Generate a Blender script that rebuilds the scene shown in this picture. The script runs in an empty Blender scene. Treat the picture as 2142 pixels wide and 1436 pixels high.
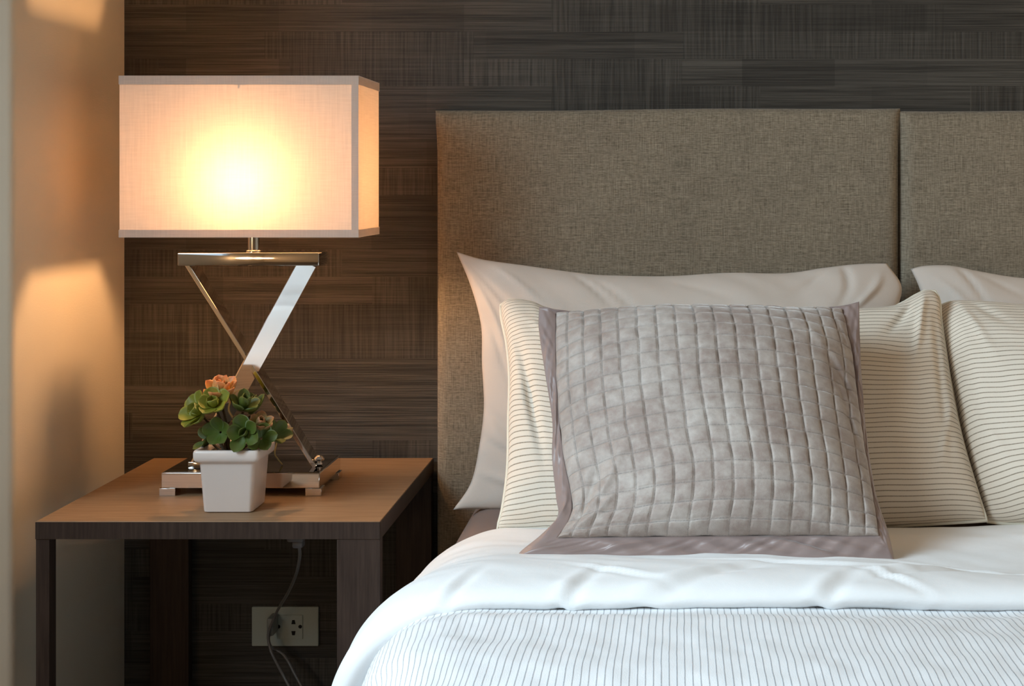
import bpy, bmesh, math, random
from mathutils import Vector, Matrix, noise

# ------------------------------------------------------------------ camera, exposure, world, lights
S = bpy.context.scene
COL = S.collection
F, X0, Y0, ZC = 2965.0, 1385.0, 388.0, 1.048      # focal length (px), vanishing point (px), camera height (m)

cam = bpy.data.cameras.new('camera')
camo = bpy.data.objects.new('camera', cam)
COL.objects.link(camo)
camo.location = (0, 0, ZC)
camo.rotation_euler = (math.pi / 2, 0, 0)
cam.sensor_width = 36.0
cam.lens = F / 2142.0 * 36.0
cam.shift_x = -(X0 - 1071.0) / 2142.0
cam.shift_y = -(718.0 - Y0) / 2142.0
cam.clip_start = 0.05
S.camera = camo

S.view_settings.view_transform = 'Standard'
S.view_settings.look = 'None'
S.view_settings.exposure = 0.0
S.view_settings.gamma = 1.0
S.view_settings.use_curve_mapping = False

world = bpy.data.worlds.new('world')
S.world = world
world.use_nodes = True
world.node_tree.nodes['Background'].inputs[0].default_value = (0.62, 0.80, 1.0, 1)
world.node_tree.nodes['Background'].inputs[1].default_value = 1.0

def area_light(name, loc, target, sx, sy, power, color):
    l = bpy.data.lights.new(name, 'AREA')
    l.shape = 'RECTANGLE'; l.size = sx; l.size_y = sy
    l.energy = power; l.color = color
    o = bpy.data.objects.new(name, l)
    COL.objects.link(o)
    o.location = loc
    o.rotation_euler = (Vector(target) - Vector(loc)).to_track_quat('-Z', 'Y').to_euler()
    return o
# daylight through the window on the left, in front of the wall corner
wl = area_light('window_daylight', (-1.66, 0.45, 1.80), (0.5, 1.15, 0.50), 1.5, 1.0, 26.5, (0.70, 0.88, 1.0))
wl.data.spread = math.radians(89)
# the matching bedside lamp on the far side of the bed (outside the frame)
pl = bpy.data.lights.new('far_bedside_lamp', 'POINT'); pl.energy = 7.0; pl.color = (1.0, 0.66, 0.36); pl.shadow_soft_size = 0.14
plo = bpy.data.objects.new('far_bedside_lamp', pl); COL.objects.link(plo); plo.location = (1.55, 2.20, 1.12)
# added warm fill from ceiling height over the bed, no known fixture
dl = bpy.data.lights.new('ceiling_warm_fill', 'AREA'); dl.shape = 'DISK'; dl.size = 0.35; dl.energy = 3.0; dl.color = (1.0, 0.76, 0.5)
dlo = bpy.data.objects.new('ceiling_warm_fill', dl); COL.objects.link(dlo); dlo.location = (0.35, 1.35, 2.44)

for _y in (-0.35, -1.15, -1.95):      # unseen warm fills behind the camera, added to warm the chrome reflections
    w_ = bpy.data.lights.new('chrome_reflection_fill', 'POINT'); w_.shadow_soft_size = 0.13; w_.energy = 5.0; w_.color = (1.0, 0.66, 0.38)
    wo = bpy.data.objects.new('chrome_reflection_fill', w_); COL.objects.link(wo); wo.location = (-1.50, _y, 0.95)

# ------------------------------------------------------------------ helpers
def P(px, py, d):
    return Vector(((px - X0) * d / F, d, ZC - (py - Y0) * d / F))

def tag(o, label=None, cat=None, group=None, kind=None):
    if label: o['label'] = label
    if cat: o['category'] = cat
    if group: o['group'] = group
    if kind: o['kind'] = kind
    return o

def empty(name, loc, label, cat, group=None):
    o = bpy.data.objects.new(name, None)
    o.empty_display_size = 0.05
    COL.objects.link(o); o.location = loc
    return tag(o, label, cat, group)

def mesh_obj(name, verts, faces, mat, parent=None, smooth=True, uvs=None, origin=None):
    """verts in world space; object origin at `origin` (or the mean) so that each object has its own place"""
    if origin is None:
        n = len(verts); origin = Vector((sum(v[0] for v in verts) / n, sum(v[1] for v in verts) / n, min(v[2] for v in verts)))
    origin = Vector(origin)
    me = bpy.data.meshes.new(name)
    me.from_pydata([Vector(v) - origin for v in verts], [], faces)
    if uvs:
        uvl = me.uv_layers.new(name='UVMap')
        li = 0
        for p in me.polygons:
            for vi in p.vertices:
                uvl.data[li].uv = uvs[vi]; li += 1
    me.update()
    if smooth:
        for p in me.polygons: p.use_smooth = True
    if isinstance(mat, (list, tuple)):
        for m in mat: me.materials.append(m)
    else:
        me.materials.append(mat)
    o = bpy.data.objects.new(name, me)
    COL.objects.link(o)
    if parent:
        o.parent = parent
        o.location = origin - parent_world(parent)
    else:
        o.location = origin
    return o

def parent_world(p):
    l = Vector(p.location)
    while p.parent:
        p = p.parent; l = l + Vector(p.location)
    return l

def box_mesh(bm, x0, x1, y0, y1, z0, z1, bev=0.0, seg=2):
    r = bmesh.ops.create_cube(bm, size=1.0)
    vs = r['verts']
    for v in vs:
        v.co = Vector(((x0 + x1) / 2 + v.co.x * (x1 - x0), (y0 + y1) / 2 + v.co.y * (y1 - y0), (z0 + z1) / 2 + v.co.z * (z1 - z0)))
    if bev > 0:
        es = list({e for v in vs for e in v.link_edges})
        bmesh.ops.bevel(bm, geom=es, offset=bev, segments=seg, profile=0.5, affect='EDGES')

def bm_obj(name, bm, mat, parent=None, smooth=True, angle=40):
    bmesh.ops.recalc_face_normals(bm, faces=bm.faces[:])
    vs = [v.co.copy() for v in bm.verts]
    bm.verts.index_update()
    fs = [[v.index for v in f.verts] for f in bm.faces]
    bm.free()
    o = mesh_obj(name, vs, fs, mat, parent, smooth)
    if smooth:
        sharp(o.data, angle)
    return o

def sharp(me, deg):
    bm = bmesh.new(); bm.from_mesh(me)
    for e in bm.edges:
        if len(e.link_faces) == 2 and e.calc_face_angle(0) > math.radians(deg):
            e.smooth = False
    bm.to_mesh(me); bm.free()

def box(name, x0, x1, y0, y1, z0, z1, mat, parent=None, bev=0.002, seg=2):
    bm = bmesh.new(); box_mesh(bm, x0, x1, y0, y1, z0, z1, bev, seg)
    return bm_obj(name, bm, mat, parent, angle=60 if bev > 0.01 else 20)

def catmull(pts, n, closed=False):
    """resample a polyline of Vectors to n+1 points, chord-length Catmull-Rom"""
    pts = [Vector(p) for p in pts]
    if len(pts) == 2:
        return [pts[0].lerp(pts[1], i / n) for i in range(n + 1)]
    ext = [pts[0] * 2 - pts[1]] + pts + [pts[-1] * 2 - pts[-2]]
    fine = []
    for i in range(1, len(ext) - 2):
        p0, p1, p2, p3 = ext[i - 1:i + 3]
        for k in range(24):
            t = k / 24
            fine.append(0.5 * ((2 * p1) + (p2 - p0) * t + (2 * p0 - 5 * p1 + 4 * p2 - p3) * t * t + (3 * p1 - p0 - 3 * p2 + p3) * t ** 3))
    fine.append(pts[-1])
    L = [0]
    for a, b in zip(fine, fine[1:]): L.append(L[-1] + (b - a).length)
    out = []; j = 0
    for i in range(n + 1):
        s = L[-1] * i / n
        while j < len(L) - 2 and L[j + 1] < s: j += 1
        seg = L[j + 1] - L[j]
        out.append(fine[j].lerp(fine[j + 1], (s - L[j]) / seg if seg > 0 else 0))
    return out

def tube(name, pts, r, mat, parent=None, n=60, seg=8, rend=None):
    c = catmull(pts, n)
    vs, fs = [], []
    up = Vector((0.13, 0.37, 0.92)).normalized()
    for i, p in enumerate(c):
        t = (c[min(i + 1, n)] - c[max(i - 1, 0)]).normalized()
        a = t.cross(up)
        if a.length < 0.05: a = t.cross(Vector((1, 0, 0)))
        a.normalize(); b = t.cross(a).normalized()
        rr = r if rend is None else r + (rend - r) * i / n
        for k in range(seg):
            an = 2 * math.pi * k / seg
            vs.append(p + a * (rr * math.cos(an)) + b * (rr * math.sin(an)))
    for i in range(n):
        for k in range(seg):
            fs.append((i * seg + k, i * seg + (k + 1) % seg, (i + 1) * seg + (k + 1) % seg, (i + 1) * seg + k))
    fs.append(tuple(range(seg))[::-1]); fs.append(tuple(range(n * seg, (n + 1) * seg)))
    return mesh_obj(name, vs, fs, mat, parent)

def lathe(name, prof, cx, cy, mat, parent=None, seg=32):
    vs, fs = [], []
    for r, z in prof:
        for k in range(seg):
            a = 2 * math.pi * k / seg
            vs.append((cx + r * math.cos(a), cy + r * math.sin(a), z))
    for i in range(len(prof) - 1):
        for k in range(seg):
            fs.append((i * seg + k, i * seg + (k + 1) % seg, (i + 1) * seg + (k + 1) % seg, (i + 1) * seg + k))
    fs.append(tuple(range(seg))[::-1]); m = (len(prof) - 1) * seg; fs.append(tuple(range(m, m + seg)))
    o = mesh_obj(name, vs, fs, mat, parent)
    sharp(o.data, 40)
    return o

def fn(x, y, z=0.0):
    return noise.noise(Vector((x, y, z)))

# ------------------------------------------------------------------ materials
class N:
    """tiny node-graph helper"""
    def __init__(s, name):
        s.m = bpy.data.materials.new(name); s.m.use_nodes = True
        s.t = s.m.node_tree; s.b = s.t.nodes['Principled BSDF']
        s.out = s.t.nodes['Material Output']
    def add(s, typ, **kw):
        n = s.t.nodes.new(typ)
        for k, v in kw.items(): setattr(n, k, v)
        return n
    def put(s, n, i, v):
        if hasattr(v, 'is_output'): s.t.links.new(v, n.inputs[i])
        else: n.inputs[i].default_value = v
    def math(s, op, a, b=0.0, c=None):
        n = s.add('ShaderNodeMath', operation=op); s.put(n, 0, a); s.put(n, 1, b)
        if c is not None: s.put(n, 2, c)
        return n.outputs[0]
    def coord(s, which='Object', scale=(1, 1, 1), rot=(0, 0, 0)):
        tc = s.add('ShaderNodeTexCoord'); mp = s.add('ShaderNodeMapping')
        s.t.links.new(tc.outputs[which], mp.inputs[0]); mp.inputs['Scale'].default_value = scale; mp.inputs['Rotation'].default_value = rot
        return mp.outputs[0]
    def noise(s, vec, scale=1.0, detail=2.0, rough=0.5):
        n = s.add('ShaderNodeTexNoise'); s.t.links.new(vec, n.inputs['Vector'])
        n.inputs['Scale'].default_value = scale; n.inputs['Detail'].default_value = detail; n.inputs['Roughness'].default_value = rough
        return n.outputs['Fac']
    def ramp(s, fac, stops):
        n = s.add('ShaderNodeValToRGB'); s.put(n, 0, fac)
        e = n.color_ramp.elements
        while len(e) < len(stops): e.new(0.5)
        for el, (p, c) in zip(e, stops):
            el.position = p; el.color = (c, c, c, 1) if not isinstance(c, tuple) else (*c, 1)
        return n.outputs[0]
    def mix(s, fac, a, b):
        n = s.add('ShaderNodeMix', data_type='RGBA')
        s.put(n, 0, fac)
        for i, v in ((6, a), (7, b)):
            s.put(n, i, v if hasattr(v, 'is_output') else (*v, 1))
        return n.outputs[2]
    def mul(s, a, b):
        n = s.add('ShaderNodeMix', data_type='RGBA', blend_type='MULTIPLY'); n.inputs[0].default_value = 1
        for i, v in ((6, a), (7, b)):
            s.put(n, i, v if hasattr(v, 'is_output') else (*v, 1))
        return n.outputs[2]
    def sep(s, vec):
        n = s.add('ShaderNodeSeparateXYZ'); s.t.links.new(vec, n.inputs[0]); return n.outputs
    def comb(s, x, y, z):
        n = s.add('ShaderNodeCombineXYZ'); s.put(n, 0, x); s.put(n, 1, y); s.put(n, 2, z); return n.outputs[0]
    def bump(s, h, strength=0.3, dist=0.001):
        n = s.add('ShaderNodeBump'); s.put(n, 'Height', h); n.inputs['Strength'].default_value = strength; n.inputs['Distance'].default_value = dist
        s.t.links.new(n.outputs[0], s.b.inputs['Normal'])
    def set(s, **kw):
        names = dict(color='Base Color', rough='Roughness', metal='Metallic', spec='Specular IOR Level', sheen='Sheen Weight', sheen_rough='Sheen Roughness',
                     sheen_tint='Sheen Tint', trans='Transmission Weight', ior='IOR', coat='Coat Weight', aniso='Anisotropic', sss='Subsurface Weight')
        for k, v in kw.items():
            i = names[k]
            if isinstance(v, tuple) and len(v) == 3: v = (*v, 1)
            s.put(s.b, i, v)
        return s

def simple(name, color, rough=0.5, metal=0.0, **kw):
    n = N(name); n.set(color=color, rough=rough, metal=metal, **kw); return n.m

# --- painted / papered plain wall
n = N('warm_white_wallpaper'); v = n.coord()
n.set(color=n.mix(n.noise(v, 3, 3), (0.69, 0.59, 0.455), (0.73, 0.63, 0.49)), rough=0.75, spec=0.25)
n.bump(n.math('ADD', n.noise(n.coord(scale=(1, 60, 600)), 1, 2), n.noise(v, 350, 2)), 0.25, 0.0006)
M_WALL = n.m
n = N('ceiling_paint'); n.set(color=n.mix(n.noise(n.coord(), 2), (0.62, 0.60, 0.56), (0.66, 0.64, 0.60)), rough=0.9); M_CEIL = n.m

# --- dark textured wallcovering: patches of horizontal threads and of upright ticks
n = N('dark_woven_wallcovering')
tc = n.add('ShaderNodeTexCoord'); xyz = n.sep(tc.outputs['Object'])
flat = n.comb(xyz[0], xyz[2], 0.0)
def brick(bw, rh, offv, off=0.37):
    mp = n.add('ShaderNodeMapping'); n.t.links.new(flat, mp.inputs[0]); mp.inputs['Location'].default_value = offv
    b = n.add('ShaderNodeTexBrick'); n.t.links.new(mp.outputs[0], b.inputs['Vector'])
    b.offset = off; b.offset_frequency = 3; b.squash = 1.6; b.squash_frequency = 2
    b.inputs['Color1'].default_value = (0, 0, 0, 1); b.inputs['Color2'].default_value = (1, 1, 1, 1)
    b.inputs['Scale'].default_value = 1; b.inputs['Mortar Size'].default_value = 0; b.inputs['Brick Width'].default_value = bw; b.inputs['Row Height'].default_value = rh
    return b.outputs['Color']
b1 = brick(0.24, 0.050, (3.13, 5.02, 0)); b2 = brick(0.17, 0.050, (1.71, 5.02, 0), 0.6)
sel = n.ramp(b1, [(0.60, 0.0), (0.63, 0.85)])
hz = n.noise(n.comb(n.math('MULTIPLY', xyz[0], 5), n.math('MULTIPLY', xyz[2], 420), 0.0), 1, 3, 0.6)
hz2 = n.noise(n.comb(n.math('MULTIPLY', xyz[0], 1.3), n.math('MULTIPLY', xyz[2], 60), 4.0), 1, 3, 0.7)
vt = n.noise(n.comb(n.math('MULTIPLY', xyz[0], 230), n.math('MULTIPLY', xyz[2], 7), 0.0), 1, 2, 0.5)
big = n.noise(n.comb(n.math('MULTIPLY', xyz[0], 2), n.math('MULTIPLY', xyz[2], 9), 7.0), 1, 2)
hline = n.ramp(n.math('ADD', n.math('MULTIPLY', hz, 0.55), n.math('MULTIPLY', hz2, 0.45)), [(0.40, 0.0), (0.62, 1.0)])
vline = n.ramp(n.math('ADD', n.math('MULTIPLY', vt, 0.6), n.math('MULTIPLY', hz, 0.4)), [(0.38, 0.0), (0.68, 1.0)])
pat = n.mix(sel, hline, vline)
patv = n.sep(pat)[0]
tone = n.math('ADD', n.math('MULTIPLY', b2, 0.50), n.math('MULTIPLY', big, 0.55))
lev = n.math('MULTIPLY', n.math('ADD', n.math('MULTIPLY', patv, 0.75), 0.22), n.math('ADD', tone, 0.45))
col = n.mix(lev, (0.013, 0.0115, 0.0095), (0.105, 0.096, 0.082))
n.set(color=col, rough=0.62, spec=0.35)
n.bump(patv, 0.55, 0.0012)
M_PAPER = n.m

# --- linen of the headboard
n = N('taupe_linen'); v = n.coord(scale=(1, 1, 1)); xyz = n.sep(v)
w1 = n.noise(n.comb(n.math('MULTIPLY', xyz[0], 20), xyz[1], n.math('MULTIPLY', xyz[2], 780)), 1, 2, 0.75)
w2 = n.noise(n.comb(n.math('MULTIPLY', xyz[0], 780), xyz[1], n.math('MULTIPLY', xyz[2], 26)), 1, 2, 0.75)
slub = n.noise(n.comb(n.math('MULTIPLY', xyz[0], 130), xyz[1], n.math('MULTIPLY', xyz[2], 420)), 1, 2, 0.6)
w = n.ramp(n.math('ADD', n.math('MULTIPLY', n.math('ADD', w1, w2), 0.36), n.math('MULTIPLY', slub, 0.28)), [(0.38, 0.0), (0.62, 1.0)])
big = n.noise(v, 9, 2)
n.set(color=n.mul(n.mix(w, (0.130, 0.104, 0.073), (0.410, 0.345, 0.258)), n.mix(big, (0.85, 0.85, 0.85), (1.08, 1.08, 1.05))), rough=0.9, spec=0.15, sheen=0.15)
n.bump(w, 0.5, 0.0008)
M_LINEN = n.m

# --- plain white cotton
def cotton(name, col, wr=0.25):
    n = N(name); v = n.coord()
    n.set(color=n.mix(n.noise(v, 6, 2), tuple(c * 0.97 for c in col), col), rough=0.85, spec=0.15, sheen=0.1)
    n.bump(n.math('ADD', n.math('MULTIPLY', n.noise(v, 900, 1), 0.15), n.noise(v, 22, 3)), wr, 0.004)
    return n.m
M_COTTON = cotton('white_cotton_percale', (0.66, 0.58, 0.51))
M_DUVET = cotton('white_duvet_cotton', (0.90, 0.91, 0.91), 0.22)
M_SHEET = cotton('mauve_brown_sheet', (0.23, 0.165, 0.14), 0.2)

# --- striped cotton; stripes follow the V of the UV map (metres)
def striped(name, base, line, pitch, width, wobble=0.0012):
    n = N(name)
    uv = n.coord('UV'); s = n.sep(uv)
    wob = n.math('MULTIPLY', n.math('SUBTRACT', n.noise(uv, 14, 2), 0.5), wobble * 2)
    f = n.math('FRACT', n.math('DIVIDE', n.math('ADD', s[1], wob), pitch))
    d = n.math('ABSOLUTE', n.math('SUBTRACT', f, 0.5))
    ln = n.ramp(d, [(max(0.0, width - 0.045), 1.0), (width + 0.045, 0.0)])
    weave = n.noise(n.comb(n.math('MULTIPLY', s[0], 500), n.math('MULTIPLY', s[1], 900), 0), 1, 1)
    brk = n.ramp(n.noise(uv, 700, 1), [(0.3, 0.65), (0.6, 1.0)])
    fac = n.math('MULTIPLY', ln, brk)
    n.set(color=n.mix(fac, n.mix(weave, tuple(c * 0.93 for c in base), base), line), rough=0.88, spec=0.12, sheen=0.1)
    n.bump(n.math('ADD', n.math('MULTIPLY', fac, -0.7), n.math('MULTIPLY', weave, 0.5)), 0.45, 0.0008)
    return n.m
M_STRIPE_P = striped('cream_striped_cotton', (0.84, 0.75, 0.63), (0.24, 0.19, 0.13), 0.0089, 0.080, 0.0008)
M_STRIPE_D = striped('white_striped_seersucker', (0.86, 0.87, 0.88), (0.40, 0.41, 0.44), 0.0079, 0.080, 0.0012)
M_PIPE = simple('cream_piping_cotton', (0.80, 0.75, 0.62), 0.8)

# --- quilted velvet and satin
n = N('silver_taupe_velvet'); v = n.coord(); uv = n.coord('UV')
blot = n.ramp(n.math('ADD', n.math('MULTIPLY', n.noise(uv, 9, 4, 0.6), 0.6), n.math('MULTIPLY', n.noise(uv, 55, 3, 0.65), 0.4)), [(0.40, 0.0), (0.62, 1.0)])
sv = n.sep(uv)
def groove(c):
    f = n.math('FRACT', n.math('MULTIPLY', c, 17 / 0.46)); return n.math('ABSOLUTE', n.math('SUBTRACT', f, 0.5))
gmax = n.math('MAXIMUM', groove(sv[0]), groove(sv[1]))
gl = n.ramp(gmax, [(0.455, 0.0), (0.49, 1.0)])
dash = n.ramp(n.noise(uv, 420, 1), [(0.42, 0.35), (0.55, 1.0)])
velv = n.mix(blot, (0.34, 0.270, 0.235), (0.53, 0.475, 0.430))
n.set(color=n.mix(n.math('MULTIPLY', n.math('MULTIPLY', gl, dash), 0.55), velv, (0.20, 0.18, 0.165)), rough=0.55, spec=0.3, sheen=1.0, sheen_rough=0.35, sheen_tint=(1.0, 0.96, 0.92))
n.bump(n.math('ADD', n.noise(v, 1300, 2), n.math('MULTIPLY', n.noise(uv, 110, 3), 1.6)), 0.5, 0.0011)
M_VELVET = n.m
n = N('mauve_taupe_satin'); v = n.coord()
n.set(color=n.mix(n.noise(v, 9, 2), (0.25, 0.18, 0.165), (0.31, 0.235, 0.215)), rough=0.40, spec=0.5, sheen=0.3)
n.bump(n.math('ADD', n.noise(v, 26, 3), n.math('MULTIPLY', n.noise(v, 900, 1), 0.04)), 0.08, 0.006)
M_SATIN = n.m
M_THREAD = simple('grey_stitch_thread', (0.30, 0.27, 0.25), 0.6)

# --- wood of the nightstand
def wood(name, a, b, rough):
    n = N(name); v = n.coord(scale=(3, 40, 40)); v2 = n.coord(scale=(1, 1, 1))
    g = n.noise(v, 3.0, 6, 0.65)
    g2 = n.noise(n.coord(scale=(14, 260, 260)), 1.0, 3, 0.6)
    t = n.math('ADD', n.math('MULTIPLY', g, 0.7), n.math('MULTIPLY', g2, 0.3))
    n.set(color=n.mix(n.ramp(t, [(0.35, 0.0), (0.65, 1.0)]), a, b), rough=rough, spec=0.35)
    n.bump(t, 0.12, 0.0006)
    return n.m
M_WOOD = wood('brown_veneer_top', (0.255, 0.150, 0.080), (0.375, 0.240, 0.135), 0.52)
def woodv(name, a, b, rough):
    n = N(name); t = n.noise(n.coord(scale=(90, 90, 5)), 2.0, 5, 0.6)
    n.set(color=n.mix(n.ramp(t, [(0.35, 0.0), (0.65, 1.0)]), a, b), rough=rough, spec=0.3); n.bump(t, 0.1, 0.0005); return n.m
M_WOODLEG = woodv('dark_brown_veneer_leg', (0.034, 0.021, 0.016), (0.058, 0.037, 0.028), 0.5)

# --- metal, ceramic, plastic
n = N('polished_chrome'); n.set(color=(0.80, 0.76, 0.72), metal=1.0, rough=n.math('ADD', n.math('MULTIPLY', n.noise(n.coord(), 60, 2), 0.03), 0.035)); M_CHROME = n.m
n = N('dark_mirror_base_top'); n.set(color=(0.20, 0.185, 0.17), metal=1.0, rough=n.math('ADD', n.math('MULTIPLY', n.noise(n.coord(), 40, 2), 0.03), 0.03)); M_DARKMIRROR = n.m
n = N('white_glazed_ceramic'); n.set(color=n.mix(n.noise(n.coord(), 30, 2), (0.77, 0.69, 0.64), (0.80, 0.72, 0.67)), rough=0.28, spec=0.5, sss=0.0); M_CERAMIC = n.m
M_PLASTIC = simple('white_socket_plastic', (0.50, 0.56, 0.50), 0.4)
M_HOLE = simple('socket_hole_black', (0.008, 0.008, 0.008), 0.8)
M_CABLE = simple('grey_translucent_cable', (0.20, 0.19, 0.18), 0.28)
M_PLUG = simple('smoky_grey_plug', (0.30, 0.32, 0.30), 0.35)
M_BLACK = simple('dark_grey_rubber', (0.09, 0.085, 0.085), 0.5)
M_GOLDCORD = simple('pale_gold_clear_cord', (0.72, 0.58, 0.26), 0.2, 0.3)
M_SOIL = simple('dark_potting_moss', (0.035, 0.028, 0.018), 0.95)

# --- lamp shade cloth
def shade_mat(name, tcol, dcol, fac, slub=True):
    n = N(name); t = n.t
    t.nodes.remove(n.b)
    tr = n.add('ShaderNodeBsdfTranslucent'); df = n.add('ShaderNodeBsdfDiffuse'); mx = n.add('ShaderNodeMixShader')
    v = n.coord(scale=(420, 420, 18)); v2 = n.coord(scale=(25, 25, 500))
    sl = n.math('ADD', n.math('MULTIPLY', n.noise(v, 1, 2), 0.5), n.math('MULTIPLY', n.noise(v2, 1, 2), 0.5))
    k = n.ramp(sl, [(0.30, 0.86), (0.68, 1.0)])
    t.links.new(n.mul(k, tcol), tr.inputs[0]); t.links.new(n.mul(k, dcol), df.inputs[0])
    mx.inputs[0].default_value = fac
    t.links.new(df.outputs[0], mx.inputs[1]); t.links.new(tr.outputs[0], mx.inputs[2]); t.links.new(mx.outputs[0], n.out.inputs[0])
    return n.m
M_SHADE = shade_mat('ivory_shade_linen', (0.54, 0.415, 0.32), (0.86, 0.77, 0.66), 0.31)
M_TRIM = shade_mat('beige_shade_trim', (0.62, 0.56, 0.52), (0.70, 0.63, 0.56), 0.30)
n = N('glowing_bulb_glass'); n.b.inputs['Base Color'].default_value = (1, 0.9, 0.7, 1)
n.b.inputs['Emission Color'].default_value = (1.0, 0.56, 0.255, 1); n.b.inputs['Emission Strength'].default_value = 275.0
M_BULB = n.m

# --- plant
def leafmat(name, a, b, tip, tipfac):
    n = N(name); s = n.sep(n.coord('UV'))
    base = n.mix(n.noise(n.coord(), 45, 3), a, b)
    tf = n.math('MULTIPLY', n.ramp(s[1], [(0.45, 0.0), (0.98, 1.0)]), tipfac)
    n.set(color=n.mix(tf, base, tip), rough=0.48, spec=0.4, sss=0.0)
    n.bump(n.noise(n.coord(), 120, 2), 0.15, 0.001)
    return n.m
M_LEAF_Y = leafmat('yellow_green_leaf', (0.17, 0.19, 0.018), (0.28, 0.28, 0.032), (0.16, 0.18, 0.03), 0.5)
M_LEAF_G = leafmat('deep_green_leaf', (0.042, 0.078, 0.011), (0.090, 0.135, 0.018), (0.13, 0.13, 0.03), 0.5)
M_LEAF_O = leafmat('peach_tinged_leaf', (0.40, 0.36, 0.09), (0.48, 0.38, 0.12), (0.75, 0.26, 0.10), 0.95)
M_LEAF_M = leafmat('olive_red_tinged_leaf', (0.14, 0.17, 0.04), (0.20, 0.20, 0.06), (0.34, 0.12, 0.06), 0.8)
M_STEM = simple('brown_plant_stem', (0.07, 0.045, 0.02), 0.8)
n = N('grey_brown_carpet'); n.set(color=n.mix(n.noise(n.coord(), 300, 2), (0.10, 0.085, 0.07), (0.16, 0.14, 0.12)), rough=1.0); n.bump(n.noise(n.coord(), 500, 2), 0.6, 0.004); M_FLOOR = n.m
M_FRAME = simple('white_window_paint', (0.7, 0.7, 0.68), 0.5)

# ------------------------------------------------------------------ room
YB = 2.60            # back wall
XL = -0.9865         # inner face of the left wall pier
def struct(o): o['kind'] = 'structure'; return o
struct(box('floor', -1.80, 3.2, -2.6, YB + 0.12, -0.10, 0.0, M_FLOOR, bev=0))
struct(box('ceiling', -1.80, 3.2, -2.6, YB + 0.12, 2.50, 2.60, M_CEIL, bev=0))
struct(box('wall_back', XL - 0.2, 3.2, YB, YB + 0.12, 0.0, 2.50, M_PAPER, bev=0))
struct(box('wall_right', 3.10, 3.2, -2.5, YB, 0.0, 2.50, M_WALL, bev=0))
struct(box('wall_front', -1.70, 3.10, -2.6, -2.5, 0.0, 2.50, M_WALL, bev=0))
# left pier with its rounded plaster corner
YP = 2.155
bm = bmesh.new()
prof = [(XL, YB), (XL, YP + 0.012)]
for k in range(1, 7):
    a = math.pi / 2 * k / 7
    prof.append((XL - 0.012 + 0.012 * math.cos(a), YP + 0.012 - 0.012 * math.sin(a)))
prof += [(XL - 0.012, YP), (-1.80, YP), (-1.80, YB)]
lo = [bm.verts.new((x, y, 0.0)) for x, y in prof]; hi = [bm.verts.new((x, y, 2.5)) for x, y in prof]
for i in range(len(prof)):
    j = (i + 1) % len(prof); bm.faces.new((lo[i], lo[j], hi[j], hi[i]))
bm.faces.new(lo[::-1]); bm.faces.new(hi)
struct(bm_obj('wall_left', bm, M_WALL))
# window wall further forward on the left
bm = bmesh.new()
WY0, WY1, WZ0, WZ1 = -0.25, 1.45, 1.20, 2.35
box_mesh(bm, -1.80, -1.70, -2.5, WY0, 0, 2.5); box_mesh(bm, -1.80, -1.70, WY1, YP, 0, 2.5)
box_mesh(bm, -1.80, -1.70, WY0, WY1, 0, WZ0); box_mesh(bm, -1.80, -1.70, WY0, WY1, WZ1, 2.5)
struct(bm_obj('wall_window_side', bm, M_WALL, smooth=False))
bm = bmesh.new()
for a, b in ((WY0, WY0 + 0.05), (WY1 - 0.05, WY1)): box_mesh(bm, -1.79, -1.72, a, b, WZ0, WZ1, 0.003)
for a, b in ((WZ0, WZ0 + 0.05), (WZ1 - 0.05, WZ1)): box_mesh(bm, -1.79, -1.72, WY0 + 0.05, WY1 - 0.05, a, b, 0.003)
struct(bm_obj('window_1', bm, M_FRAME))

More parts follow.
